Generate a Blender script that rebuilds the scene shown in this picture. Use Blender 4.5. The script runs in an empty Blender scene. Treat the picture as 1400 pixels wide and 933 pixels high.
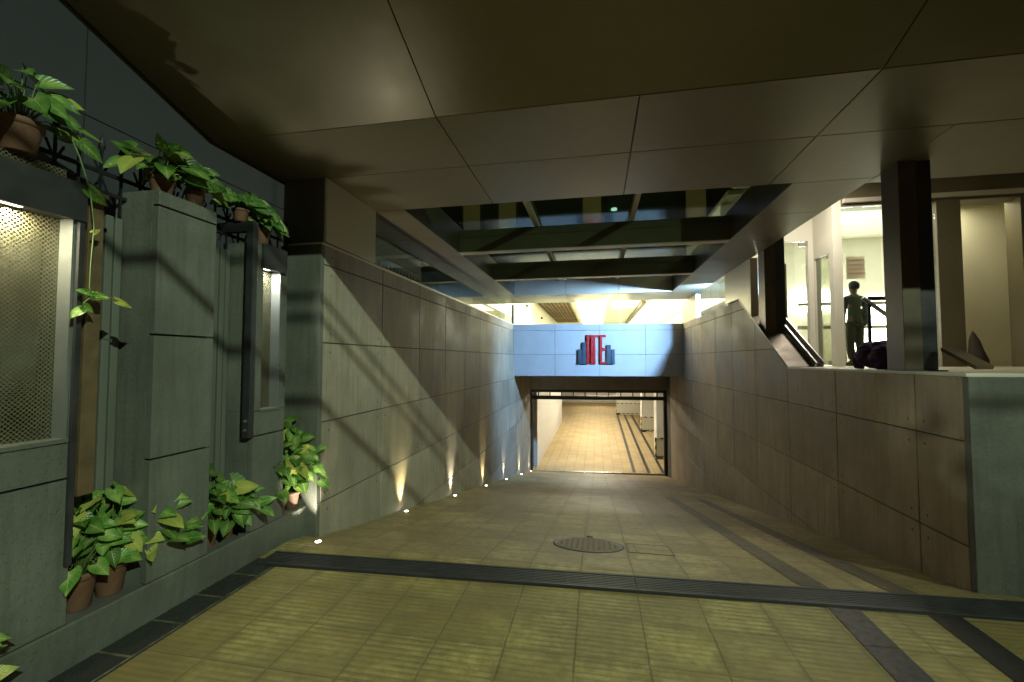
import bpy, bmesh, math, random
from mathutils import Vector, Matrix, Euler
R = math.radians
sc = bpy.context.scene
COL = sc.collection

# ------------------------------------------------------------------ camera
cd = bpy.data.cameras.new('camera'); cam = bpy.data.objects.new('camera', cd); COL.objects.link(cam)
cam.location = (0, 0, 1.6)
cam.rotation_euler = (R(90 + 2.434), 0, R(10.85))
cd.sensor_width = 36; cd.lens = 600 / 1400 * 36; cd.clip_end = 2000; cd.clip_start = 0.02
sc.camera = cam
# ------------------------------------------------------------------ night sky
w = bpy.data.worlds.new('World'); sc.world = w; w.use_nodes = True
wn = w.node_tree.nodes; bg = wn['Background']
sky = wn.new('ShaderNodeTexSky'); sky.sky_type = 'NISHITA'; sky.sun_disc = False
sky.sun_elevation = R(4); sky.sun_rotation = R(200)
w.node_tree.links.new(sky.outputs[0], bg.inputs[0]); bg.inputs[1].default_value = 0.006
sc.view_settings.view_transform = 'Standard'; sc.view_settings.look = 'None'
sc.view_settings.exposure = -0.12; sc.view_settings.gamma = 1
sc.cycles.use_denoising = True
sc.cycles.max_bounces = 7; sc.cycles.diffuse_bounces = 4; sc.cycles.glossy_bounces = 3
sc.cycles.transmission_bounces = 4; sc.cycles.transparent_max_bounces = 12
sc.cycles.sample_clamp_indirect = 3.0
sc.cycles.caustics_reflective = False; sc.cycles.caustics_refractive = False

def light(name, kind, loc, energy, color, target=None, size=0.05, spot=None, blend=0.5, parent=None):
    l = bpy.data.lights.new(name, kind); l.energy = energy; l.color = color
    if kind == 'AREA': l.size = size
    else: l.shadow_soft_size = size
    if kind == 'SPOT': l.spot_size = R(spot); l.spot_blend = blend
    o = bpy.data.objects.new(name, l); COL.objects.link(o); o.location = loc
    if target is not None:
        o.rotation_euler = (Vector(target) - Vector(loc)).to_track_quat('-Z', 'Y').to_euler()
    if parent: o.parent = parent
    return o
# the street lamp behind the camera that throws the canopy's shadow on the ramp wall
light('street_light', 'SPOT', (8.5, -6.0, 8.06), 7200, (0.78, 1.0, 0.72), (-3.0, 4.0, 0.8), 0.04, 50, 1.0)
# added low warm fill behind the camera, brightening the parapet and soffit
light('street_fill', 'AREA', (-2.6, -6.5, 1.9), 28, (1.0, 0.68, 0.36), (1.2, 6.0, 1.8), 1.6)
# blue-white flood in the terrace by the right-hand glazing
light('blue_flood', 'SPOT', (2.93, 10.7, 3.27), 5200, (0.36, 0.56, 1.0), (-0.2, 13.9, 2.0), 0.08, 100, 0.8)

light('hall_spill_fill', 'AREA', (0.2, 15.3, 3.75), 240, (1.0, 0.76, 0.46), (0.1, 5.0, 0.2), 1.8)  # added area light that warms the ramp and its walls
# ------------------------------------------------------------------ shader helpers
class E:
    def __init__(s, nt, sock): s.nt, s.s = nt, sock
    def _m(s, op, *a, clamp=False):
        n = s.nt.nodes.new('ShaderNodeMath'); n.operation = op; n.use_clamp = clamp
        for i, v in enumerate((s,) + a):
            if isinstance(v, E): s.nt.links.new(v.s, n.inputs[i])
            else: n.inputs[i].default_value = v
        return E(s.nt, n.outputs[0])
    def __add__(s, o): return s._m('ADD', o)
    def __sub__(s, o): return s._m('SUBTRACT', o)
    def __mul__(s, o): return s._m('MULTIPLY', o)
    def __truediv__(s, o): return s._m('DIVIDE', o)
    def abs(s): return s._m('ABSOLUTE')
    def fract(s): return s._m('FRACT')
    def floor(s): return s._m('FLOOR')
    def lt(s, v): return s._m('LESS_THAN', v)
    def gt(s, v): return s._m('GREATER_THAN', v)
    def mx(s, v): return s._m('MAXIMUM', v)
    def mn(s, v): return s._m('MINIMUM', v)
    def sin(s): return s._m('SINE')
    def sqrt(s): return s._m('SQRT')
    def pw(s, v): return s._m('POWER', v)
    def ramp(s, a, b, c=0.0, d=1.0):
        n = s.nt.nodes.new('ShaderNodeMapRange'); s.nt.links.new(s.s, n.inputs[0])
        for i, v in enumerate((a, b, c, d)): n.inputs[i + 1].default_value = v
        return E(s.nt, n.outputs[0])

class Mat:
    def __init__(s, name, color=(.5, .5, .5), rough=.6, metal=0.0, spec=0.5):
        s.m = bpy.data.materials.new(name); s.m.use_nodes = True; s.nt = s.m.node_tree
        s.b = s.nt.nodes['Principled BSDF']; s.out = s.nt.nodes['Material Output']
        s.b.inputs['Base Color'].default_value = (*color, 1)
        s.b.inputs['Roughness'].default_value = rough; s.b.inputs['Metallic'].default_value = metal
        s.b.inputs['Specular IOR Level'].default_value = spec
        s._g = None
    def geo(s, what='object'):
        if what == 'world':
            n = s.nt.nodes.new('ShaderNodeNewGeometry'); o = n.outputs['Position']
        elif what == 'uv':
            n = s.nt.nodes.new('ShaderNodeTexCoord'); o = n.outputs['UV']
        else:
            n = s.nt.nodes.new('ShaderNodeTexCoord'); o = n.outputs['Object']
        sp = s.nt.nodes.new('ShaderNodeSeparateXYZ'); s.nt.links.new(o, sp.inputs[0])
        return [E(s.nt, sp.outputs[i]) for i in range(3)], o
    def noise(s, vec, scale, detail=4, rough=.55, stretch=None):
        if stretch:
            mp = s.nt.nodes.new('ShaderNodeMapping'); mp.inputs['Scale'].default_value = stretch
            s.nt.links.new(vec, mp.inputs[0]); vec = mp.outputs[0]
        n = s.nt.nodes.new('ShaderNodeTexNoise'); n.inputs['Scale'].default_value = scale
        n.inputs['Detail'].default_value = detail; n.inputs['Roughness'].default_value = rough
        s.nt.links.new(vec, n.inputs['Vector']); return E(s.nt, n.outputs[0])
    def white(s, x, y):
        c = s.nt.nodes.new('ShaderNodeCombineXYZ'); s.nt.links.new(x.s, c.inputs[0]); s.nt.links.new(y.s, c.inputs[1])
        n = s.nt.nodes.new('ShaderNodeTexWhiteNoise'); s.nt.links.new(c.outputs[0], n.inputs[0]); return E(s.nt, n.outputs[0])
    def mix(s, fac, a, b, mode='MIX'):
        n = s.nt.nodes.new('ShaderNodeMix'); n.data_type = 'RGBA'; n.blend_type = mode; n.clamp_factor = True
        for i, v in ((0, fac), (6, a), (7, b)):
            if isinstance(v, E): s.nt.links.new(v.s, n.inputs[i])
            elif i == 0: n.inputs[0].default_value = v
            else: n.inputs[i].default_value = (*v, 1)
        return E(s.nt, n.outputs[2])
    def set(s, inp, e): s.nt.links.new(e.s, s.b.inputs[inp]); return s
    def bump(s, h, dist=.01, strength=1.0):
        n = s.nt.nodes.new('ShaderNodeBump'); n.inputs['Distance'].default_value = dist; n.inputs['Strength'].default_value = strength
        s.nt.links.new(h.s, n.inputs['Height']); s.nt.links.new(n.outputs[0], s.b.inputs['Normal']); return s

def m_plain(name, c, rough=.6, metal=0, var=.12, scale=6, spec=.5, bumpd=0):
    M = Mat(name, c, rough, metal, spec); _, v = M.geo()
    n = M.noise(v, scale, 5); n2 = M.noise(v, scale * 9, 3)
    k = n * .7 + n2 * .3
    M.set('Base Color', M.mix(k.ramp(.3, .7), tuple(x * (1 - var) for x in c), tuple(min(1, x * (1 + var)) for x in c)))
    M.set('Roughness', n.ramp(.3, .7, rough - .06, rough + .08))
    if bumpd: M.bump(n2, bumpd)
    return M.m

def m_concrete(name, c, holes=False, streak=True, holeY=None):
    M = Mat(name, c, .62); (x, y, z), v = M.geo()
    n = M.noise(v, 1.3, 6, .6); f = M.noise(v, 38, 3); st = M.noise(v, 2.2, 4, .6, (3.0, 3.0, .35))
    k = (n * .55 + st * .3 + f * .15)
    col = M.mix(k.ramp(.36, .64), tuple(a * .66 for a in c), tuple(a * 1.24 for a in c))
    blot = M.noise(v, 1.7, 5, .6).ramp(.48, .64)
    col = M.mix(blot * .45, col, tuple(a * .62 for a in c))
    if holes:
        o, pitch = holeY
        py = ((y - o) / pitch).fract() * pitch          # distance from the joint
        dy = (py - .09).abs().mn((py - (pitch - .09)).abs())
        pz = ((z - 1.007) / .754).fract() * .754
        dz = (pz - .09).abs().mn((pz - .664).abs())
        hole = (dy * dy + dz * dz).lt(.011 ** 2)
        col = M.mix(hole, col, (.05, .045, .04))
    if holes:
        pid = M.white(((y - o) / pitch).floor(), ((z - 1.007) / .754).floor())
        col = M.mix(pid, M.mix(.16, col, (0, 0, 0)), M.mix(.07, col, (.9, .85, .75)))
    drip = M.noise(v, 3.0, 5, .65, (7.0, 7.0, .5)).ramp(.50, .66)
    col = M.mix(drip * .42, col, (c[0] * .52, c[1] * .50, c[2] * .46))
    spk = M.noise(v, 90, 2).ramp(.60, .72); col = M.mix(spk * .35, col, tuple(a * .5 for a in c))
    M.set('Base Color', col)
    M.set('Roughness', n.ramp(.3, .7, .5, .72))
    M.bump(f * .5 + n * .5 + spk * -.3, .006)
    return M.m

def m_tiles(name, base, ox, oy, px, py, rib=True, jw=1.0, tv=1.0, joint=(.16, .13, .06), dirt=.8, rough=.55):
    M = Mat(name, base, rough); (x, y, z), v = M.geo()
    wob = (M.noise(v, 7, 2) - .5) * .006
    ux = (x + wob - ox) / px; uy = (y + wob - oy) / py
    cx, cy = ux.floor(), uy.floor()
    fx, fy = ux.fract() * px, uy.fract() * py
    ex = fx.mn((fx * -1) + px); ey = fy.mn((fy * -1) + py)
    edge = ex.mn(ey + .0018)
    j = edge.ramp(.003 * jw, .0075 * jw)
    id_ = M.white(cx, cy)
    c = M.mix(id_, tuple(a * (1 - .28 * tv) for a in base), tuple(a * (1 + .22 * tv) for a in base))
    big = M.noise(v, .9, 5, .6); fine = M.noise(v, 24, 5, .65); sm = M.noise(v, 4.5, 4, .6, (1, 3.5, 1))
    c = M.mix(big.ramp(.40, .60) * dirt, c, (base[0] * .40, base[1] * .37, base[2] * .42))
    mot = M.noise(v, 13, 6, .7); c = M.mix(mot.ramp(.42, .62) * dirt * .9, c, (base[0] * .50, base[1] * .47, base[2] * .40))
    c = M.mix(M.noise(v, 2.1, 4, .6).ramp(.52, .66) * dirt * .5, c, (base[0] * 1.35, base[1] * 1.32, base[2] * 1.25))
    c = M.mix(sm.ramp(.5, .75) * dirt, c, (base[0] * .72, base[1] * .60, base[2] * .42))
    c = M.mix(fine.ramp(.52, .8) * .6, c, tuple(a * .45 for a in base))
    c = M.mix(((j * -1) + 1) * M.noise(v, 11, 3).ramp(.35, .6, .25, 1), c, joint)
    grime = edge.ramp(.004, .06, 1, 0) * M.noise(v, 5, 4, .6).ramp(.35, .65)
    c = M.mix(grime * .95 * dirt, c, tuple(a * .42 for a in base))
    if rib:
        rb = ((uy.fract() * (9 * math.tau)).sin() * .5 + .5)
        wear = M.noise(v, 2.6, 3).ramp(.3, .62, .25, 1) * id_.ramp(0, 1, .5, 1)
        rbk = rb.pw(3) * wear
        c = M.mix(rbk * .95, c, tuple(a * .42 for a in base))
        M.bump(j * .35 + (rb * -.5 * wear) + fine * .25, .006)
    else:
        M.bump(j * .6 + fine * .3, .004)
    M.set('Base Color', c)
    M.set('Roughness', fine.ramp(.3, .7, rough - .12, rough + .15))
    return M.m

def m_emit(name, c, s):
    M = Mat(name, c); M.b.inputs['Emission Color'].default_value = (*c, 1); M.b.inputs['Emission Strength'].default_value = s
    return M.m

def m_glass(name, tint=(.86, .93, .88), refl=.10, rough=0.0):
    M = Mat(name); nt = M.nt
    tr = nt.nodes.new('ShaderNodeBsdfTransparent'); tr.inputs[0].default_value = (*tint, 1)
    gl = nt.nodes.new('ShaderNodeBsdfGlossy'); gl.inputs['Roughness'].default_value = rough
    lw = nt.nodes.new('ShaderNodeLayerWeight'); lw.inputs[0].default_value = .5
    k = E(nt, lw.outputs['Facing']).pw(4) * .75 + refl
    mx = nt.nodes.new('ShaderNodeMixShader'); nt.links.new(k.s, mx.inputs[0])
    nt.links.new(tr.outputs[0], mx.inputs[1]); nt.links.new(gl.outputs[0], mx.inputs[2]); nt.links.new(mx.outputs[0], M.out.inputs[0])
    return M.m

def m_perf(name, ax, pitch=.0225, hole=.0064):
    # metal sheet with a staggered lattice of real see-through holes; ax = index of the horizontal axis of the sheet
    M = Mat(name, (.62, .60, .52), .42, .55); p, v = M.geo('world'); a, z = p[ax], p[2]
    def lat(da, dz):
        u = ((a + da) / pitch).fract() * pitch - pitch / 2; t = ((z + dz) / pitch).fract() * pitch - pitch / 2
        return (u * u + t * t).lt(hole * hole)
    h = lat(0, 0).mx(lat(pitch / 2, pitch / 2))
    n = M.noise(v, 9, 4); M.set('Base Color', M.mix(n.ramp(.3, .7), (.16, .145, .085), (.24, .215, .13)))
    tr = M.nt.nodes.new('ShaderNodeBsdfTransparent'); mx = M.nt.nodes.new('ShaderNodeMixShader')
    M.nt.links.new(h.s, mx.inputs[0]); M.nt.links.new(M.b.outputs[0], mx.inputs[1]); M.nt.links.new(tr.outputs[0], mx.inputs[2])
    M.nt.links.new(mx.outputs[0], M.out.inputs[0]); return M.m

def m_leaf(name, c1, c2):
    M = Mat(name, c1, .36); (u, vv, _), uv = M.geo('uv'); (_, _, _), ov = M.geo()
    au = (u - .5).abs() * 2
    vein = ((vv * 7 - au * 2.2).fract() - .5).abs().lt(.07) * .12
    mid = au.lt(.05) * .45
    g = M.nt.nodes.new('ShaderNodeObjectInfo')
    n = M.noise(ov, 9, 3); pale = (n.ramp(.38, .58)) * (au.ramp(0.2, 1.0, 1, .15))
    c = M.mix(pale * .85, c1, c2)
    um = M.nt.nodes.new('ShaderNodeUVMap'); um.uv_map = 'Tone'; sp = M.nt.nodes.new('ShaderNodeSeparateXYZ'); M.nt.links.new(um.outputs[0], sp.inputs[0])
    tone, tone2 = E(M.nt, sp.outputs[0]), E(M.nt, sp.outputs[1])
    c = M.mix(tone.ramp(.25, 1, 0, .8), c, tuple(a * .38 for a in c1)); c = M.mix(tone2.gt(.88) * .7, c, (.50, .48, .10))
    c = M.mix((vein + mid), c, tuple(min(1, a * 1.25) for a in c2))
    M.set('Base Color', c)
    tl = M.nt.nodes.new('ShaderNodeBsdfTranslucent'); M.nt.links.new(c.s, tl.inputs[0])
    mx = M.nt.nodes.new('ShaderNodeMixShader'); mx.inputs[0].default_value = .28
    M.nt.links.new(M.b.outputs[0], mx.inputs[1]); M.nt.links.new(tl.outputs[0], mx.inputs[2]); M.nt.links.new(mx.outputs[0], M.out.inputs[0])
    M.bump(((vv * 7 - au * 2.2).fract() - .5).abs() + n, .003)
    return M.m

CONC = (.34, .295, .225)
mats = {}
mats['conc_left'] = m_concrete('concrete_left', CONC, True, holeY=(3.80, 1.15))
mats['conc_right'] = m_concrete('concrete_right', (.41, .31, .205), True, holeY=(4.263, 1.245))
mats['conc'] = m_concrete('concrete_plain', CONC)
mats['conc_header'] = m_plain('header_concrete', (.40, .41, .43), .7, 0, .10, 2.0)
mats['plaster'] = m_concrete('painted_plaster', (.125, .130, .112))
mats['joint'] = m_plain('joint_sealant', (.06, .052, .042), .8)
mats['drive'] = m_tiles('ribbed_paving', (.42, .34, .135), .26, .12, .39, .39)
mats['ramp'] = m_tiles('ramp_paving', (.47, .365, .175), .26, 0.0, .39, .39, rib=True)
mats['dark_tile'] = m_tiles('dark_paving', (.035, .037, .036), -2.70, .2, .235, .30, rib=False, jw=1.7, joint=(.20, .18, .10), dirt=.3, rough=.3)
mats['stripe'] = m_tiles('stripe_paving', (.028, .025, .025), 0, .12, 5, .39, rib=False, joint=(.05, .045, .03), dirt=.3, rough=.45)
mats['stripe_ramp'] = m_tiles('paler_stripe_paving', (.15, .12, .075), 0, .12, 5, .39, rib=False, joint=(.08, .065, .04), dirt=.5, rough=.6)  # paler stripe colour on the ramp
mats['base_tile'] = m_tiles('basement_paving', (.52, .40, .20), .26, 0, .39, .39, rib=False, tv=.3, dirt=.22, rough=.7)
mats['soffit'] = m_plain('composite_panel', (.25, .225, .165), .38, .35, .10, 1.2)
_M = Mat.__new__(Mat); _M.m = mats['soffit']; _M.nt = _M.m.node_tree; _M.b = _M.nt.nodes['Principled BSDF']; _, _v = _M.geo(); _M.bump(_M.noise(_v, 1.6, 2), .004)
mats['soffit_dark'] = m_plain('dark_panel', (.12, .105, .085), .40, .3, .08, 2)
mats['casing'] = m_plain('light_casing_panel', (.62, .58, .50), .4, .1, .05, 1.5)
mats['steel'] = m_plain('painted_steel', (.055, .055, .06), .42, .5, .2, 8)
mats['bronze'] = m_plain('brown_steel', (.10, .075, .05), .45, .4, .25, 5)
mats['beam'] = m_plain('green_grey_beam', (.11, .115, .085), .5, .2, .15, 3)
mats['white'] = m_plain('white_paint', (.78, .75, .66), .55, 0, .03, 2)
mats['cream'] = m_plain('cream_paint', (.66, .63, .50), .6, 0, .04, 2)
mats['olive'] = m_plain('olive_panel', (.16, .14, .085), .5, .1, .1, 2)
mats['alum'] = m_plain('brushed_aluminium', (.42, .43, .44), .3, .8, .08, 10)
mats['reveal'] = m_plain('galvanised_reveal', (.20, .205, .20), .45, .4, .1, 8)
mats['glass'] = m_glass('clear_glass')
mats['glass_roof'] = m_glass('roof_glass', (.55, .62, .50), .03, .12)
mats['perf_y'] = m_perf('perforated_metal_side', 1)
mats['perf_x'] = m_perf('perforated_metal_front', 0)
mats['iron'] = m_plain('black_iron', (.018, .018, .022), .5, .4, .2, 20)
mats['pot'] = m_plain('terracotta', (.135, .066, .038), .75, 0, .3, 14, bumpd=.002)
mats['soil'] = m_plain('potting_soil', (.035, .024, .016), .95, 0, .4, 40)
mats['leaf'] = m_leaf('variegated_leaf', (.085, .23, .03), (.44, .56, .17))
mats['leaf_dark'] = m_leaf('green_leaf', (.06, .18, .03), (.32, .44, .12))
mats['stem'] = m_plain('green_stem', (.10, .15, .045), .5)
mats['red'] = m_plain('red_enamel', (.42, .008, .012), .4)
mats['blue'] = m_plain('slate_blue_enamel', (.035, .06, .095), .4)
mats['grate'] = m_plain('grating_metal', (.065, .066, .07), .45, .5, .3, 12)
mats['manhole'] = m_plain('cast_iron_cover', (.16, .12, .075), .6, .4, .3, 14, bumpd=.004)
mats['purple'] = m_plain('purple_cloth', (.045, .012, .075), .9, 0, .4, 12, bumpd=.01)
mats['dark_cloth'] = m_plain('dark_sackcloth', (.05, .045, .035), .9, 0, .3, 12)
mats['skin'] = m_plain('skin', (.28, .17, .11), .55)
mats['hair'] = m_plain('hair', (.012, .010, .009), .6)
mats['shirt'] = m_plain('grey_green_shirt', (.10, .12, .09), .8)
mats['trousers'] = m_plain('dark_trousers', (.05, .055, .045), .8)
mats['lamp_warm'] = m_emit('warm_lamp', (1.0, .93, .80), 36)
mats['hall_glow'] = m_emit('hall_glow', (1.0, .90, .72), 7)
mats['lamp_base'] = m_emit('basement_lamp', (1.0, .91, .70), 170)
mats['lamp_white'] = m_emit('white_lamp', (1.0, .95, .84), 30)
mats['lens'] = m_emit('uplight_lens', (1.0, .88, .60), 30)
mats['timber'] = m_plain('weathered_timber', (.10, .065, .03), .7, 0, .4, 9)
M = Mat('hazard_paint', (.8, .6, .05), .5); (x, y, z), v = M.geo('world')
M.set('Base Color', M.mix(((x + y + z) / .34).fract().lt(.5), (.75, .58, .10), (.015, .015, .015))); mats['hazard'] = M.m
M = Mat('fluted_cladding', (.30, .325, .29), .5); (x, y, z), v = M.geo(); n = M.noise(v, 3, 4, .6, (3, 3, .4))
M.set('Base Color', M.mix(n.ramp(.3, .7), (.095, .105, .088), (.13, .14, .118))); mats['flute'] = M.m

# ------------------------------------------------------------------ object helpers
class MB:
    def __init__(s): s.bm = bmesh.new(); s.uv = None
    def face(s, pts):
        vs = [s.bm.verts.new(p) for p in pts]
        try: return s.bm.faces.new(vs)
        except ValueError: return None
    def box(s, x0, x1, y0, y1, z0, z1, bev=0.0, rot=None, piv=None):
        t = bmesh.new()
        bmesh.ops.create_cube(t, size=1)
        for v in t.verts:
            v.co = Vector(((x0 + x1) / 2 + v.co.x * (x1 - x0), (y0 + y1) / 2 + v.co.y * (y1 - y0), (z0 + z1) / 2 + v.co.z * (z1 - z0)))
        if bev: bmesh.ops.bevel(t, geom=t.edges[:], offset=bev, segments=2, affect='EDGES', profile=.6)
        if rot is not None:
            piv = Vector(piv) if piv else Vector(((x0 + x1) / 2, (y0 + y1) / 2, (z0 + z1) / 2))
            m = Matrix.Translation(piv) @ rot.to_4x4() @ Matrix.Translation(-piv)
            bmesh.ops.transform(t, matrix=m, verts=t.verts)
        s.merge(t); return s
    def merge(s, t):
        me = bpy.data.meshes.new('t'); t.to_mesh(me); t.free(); s.bm.from_mesh(me); bpy.data.meshes.remove(me)
    def prism(s, poly, axis, a, b, bev=0.0):
        # poly of 2D points in the two axes left over, extruded from a to b along axis
        t = bmesh.new()
        def P(p, c):
            return {0: (c, p[0], p[1]), 1: (p[0], c, p[1]), 2: (p[0], p[1], c)}[axis]
        A = [t.verts.new(P(p, a)) for p in poly]; B = [t.verts.new(P(p, b)) for p in poly]
        n = len(poly); t.faces.new(A); t.faces.new(B[::-1])
        for i in range(n): t.faces.new((A[i], B[i], B[(i + 1) % n], A[(i + 1) % n]))
        bmesh.ops.recalc_face_normals(t, faces=t.faces[:])
        if bev: bmesh.ops.bevel(t, geom=t.edges[:], offset=bev, segments=1, affect='EDGES')
        s.merge(t); return s
    def tube(s, pts, r, n=8, caps=True):
        pts = [Vector(p) for p in pts]; rs = r if isinstance(r, (list, tuple)) else [r] * len(pts); rings = []
        for i, p in enumerate(pts):
            d = (pts[min(i + 1, len(pts) - 1)] - pts[max(i - 1, 0)]).normalized()
            a = d.orthogonal().normalized() if i == 0 else (a - d * a.dot(d)).normalized()
            b = d.cross(a)
            rings.append([s.bm.verts.new(p + (a * math.cos(k * math.tau / n) + b * math.sin(k * math.tau / n)) * rs[i]) for k in range(n)])
        for q, u in zip(rings, rings[1:]):
            for k in range(n): s.bm.faces.new((q[k], q[(k + 1) % n], u[(k + 1) % n], u[k]))
        if caps: s.bm.faces.new(rings[0][::-1]); s.bm.faces.new(rings[-1])
        return s
    def lathe(s, prof, n=24, c=(0, 0, 0)):
        rings = [[s.bm.verts.new((c[0] + r * math.cos(k * math.tau / n), c[1] + r * math.sin(k * math.tau / n), c[2] + z)) for k in range(n)] for r, z in prof]
        for q, u in zip(rings, rings[1:]):
            for k in range(n): s.bm.faces.new((q[k], q[(k + 1) % n], u[(k + 1) % n], u[k]))
        if prof[0][0] > 0: s.bm.faces.new(rings[0][::-1])
        if prof[-1][0] > 0: s.bm.faces.new(rings[-1])
        return s
    def build(s, name, mat, parent=None, smooth=False, loc=None):
        me = bpy.data.meshes.new(name); s.bm.to_mesh(me); s.bm.free()
        me.materials.append(mats[mat] if isinstance(mat, str) else mat)
        if smooth:
            for p in me.polygons: p.use_smooth = True
        o = bpy.data.objects.new(name, me); COL.objects.link(o)
        if parent: o.parent = parent; o.matrix_parent_inverse = Matrix.Translation(-Vector(parent.location)) if parent.type == 'EMPTY' and not parent.get('local') else Matrix()
        if loc: o.location = loc
        return o
def tag(o, label=None, cat=None, group=None, kind=None):
    if label: o['label'] = label
    if cat: o['category'] = cat
    if group: o['group'] = group
    if kind: o['kind'] = kind
    return o
def thing(name, label, cat, loc=(0, 0, 0), group=None, local=False, rz=0):
    o = bpy.data.objects.new(name, None); COL.objects.link(o); o.location = loc; o.rotation_euler = (0, 0, rz)
    o.empty_display_size = .1
    if local: o['local'] = 1
    return tag(o, label, cat, group)
def box(name, mat, b, parent=None, bev=0.0): return MB().box(*b, bev=bev).build(name, mat, parent)

# ------------------------------------------------------------------ ground
XL, XR, ZS = -2.56, 2.62, 3.36
def S(o): return tag(o, kind='structure')
RS = -.2
def rz_(y): return RS * (y - 3.5)
# street sheet to the horizon, with the ramp pit left open
g = MB()
g.face([(-400, -400, -.004), (400, -400, -.004), (400, 3.3, -.004), (-400, 3.3, -.004)])
g.face([(-400, 3.3, -.004), (-2.9, 3.3, -.004), (-2.9, 400, -.004), (-400, 400, -.004)])
g.face([(3.1, 3.3, -.004), (400, 3.3, -.004), (400, 400, -.004), (3.1, 400, -.004)])
g.face([(-2.9, 50, -.004), (3.1, 50, -.004), (3.1, 400, -.004), (-2.9, 400, -.004)])
S(g.build('ground', m_plain('asphalt', (.05, .05, .048), .8, 0, .2, 20)))
def sheet(name, mat, quads):
    m = MB()
    for q in quads: m.face(q)
    return S(m.build(name, mat))
sheet('driveway', 'drive', [[(-2.45, -3, 0), (9, -3, 0), (9, 3.419, 0), (-2.45, 3.419, 0)], [(-2.8, 3.16, 0), (-2.451, 3.16, 0), (-2.451, 3.419, 0), (-2.8, 3.419, 0)]])
sheet('ramp', 'ramp', [[(-2.8, 3.42, .0), (3.0, 3.42, .0), (3.0, 3.5, 0), (-2.8, 3.5, 0)],
                       [(-2.8, 3.5, 0), (3.0, 3.5, 0), (3.0, 17.72, rz_(17.72)), (-2.8, 17.72, rz_(17.72))]])
sheet('dark_tile_border', 'dark_tile', [[(-2.75, -3, .004), (-2.46, -3, .004), (-2.46, 3.16, .004), (-2.75, 3.16, .004)]])
tri = MB(); tri.face([(-2.75, 3.16, .003), (-2.2, 3.16, .003), (-2.3, 3.75, -.045), (-2.75, 3.75, -.045)])
for i, (a, b) in enumerate(((1.455, 1.64), (2.03, 2.215))):
    sheet('dark_paving_band', 'stripe', [[(a, -3, .004), (b, -3, .004), (b, 3.4, .004), (a, 3.4, .004)]])
    sheet('dark_paving_band', 'stripe_ramp', [[(a - .05, 3.5, .004), (b - .05, 3.5, .004), (b - .12, 9.5, rz_(9.5) + .004), (a - .12, 9.5, rz_(9.5) + .004)]])
tri.bm.free()

# trench drain across the head of the ramp, two lengths of grating
dr = thing('trench_drain', 'long dark slotted metal drain grating running across the head of the ramp', 'drain', (0, 3.3, 0))
ang = Matrix.Rotation(R(2.6), 3, 'Z')
for x0, x1 in ((-2.62, .262), (.268, 5.6)):
    m = MB(); y0, y1 = 3.185, 3.40
    for yy in (y0, y1 - .018): m.box(x0, x1, yy, yy + .018, .0, .016, rot=ang, piv=(0, 3.29, 0))
    k = 0; yy = y0 + .03
    while yy < y1 - .03:
        m.box(x0, x1, yy, yy + .011, .001, .013, rot=ang, piv=(0, 3.29, 0)); yy += .0235
    x = x0
    while x < x1 - .02:
        m.box(x, x + .012, y0 + .002, y1 - .002, .001, .0085, rot=ang, piv=(0, 3.29, 0)); x += .24
    m.build('grating', 'grate', dr)
m = MB(); m.box(-2.63, 5.7, 3.17, 3.415, -.05, .006, rot=ang, piv=(0, 3.29, 0)); m.build('channel', m_plain('drain_channel', (.018, .018, .02), .6), dr)

# manhole on the ramp
tilt = math.atan(RS)
mh = thing('manhole_cover', 'round cast iron manhole cover set in the ramp paving behind the drain', 'manhole', (-.09, 4.33, rz_(4.33) + .002), local=True)
mh.rotation_euler = (tilt, 0, 0)
m = MB(); m.lathe([(.335, .0), (.335, .003), (.305, .004), (.300, .001)], 48); m.build('rim', 'grate', mh, True)
m = MB(); m.lathe([(.296, .0), (.296, .003), (.28, .004), (.10, .0045), (.02, .0045)], 48)
for a in range(-5, 6):
    for b in range(-5, 6):
        if math.hypot(a, b) < 5.2: m.box(a * .05 - .012, a * .05 + .012, b * .05 - .012, b * .05 + .012, .003, .0065)
m.build('lid', 'manhole', mh)
m = MB(); m.lathe([(.03, .0), (.03, .014), (.01, .018)], 12, (.01, .38, 0)); m.build('lifting_key_cap', 'grate', mh)

ic = thing('inspection_cover', 'square paved inspection cover in a thin metal frame right of the manhole', 'cover', (.47, 4.33, rz_(4.33) + .002), local=True)
ic.rotation_euler = (tilt, 0, 0)
m = MB()
for q in ((-.19, .19, -.20, -.19), (-.19, .19, .19, .20), (-.20, -.19, -.20, .20), (.19, .20, -.20, .20)): m.box(*q, .0, .004)
m.build('frame', 'manhole', ic); MB().box(-.186, .186, -.186, .186, .0, .002).build('infill', 'ramp', ic)

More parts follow.
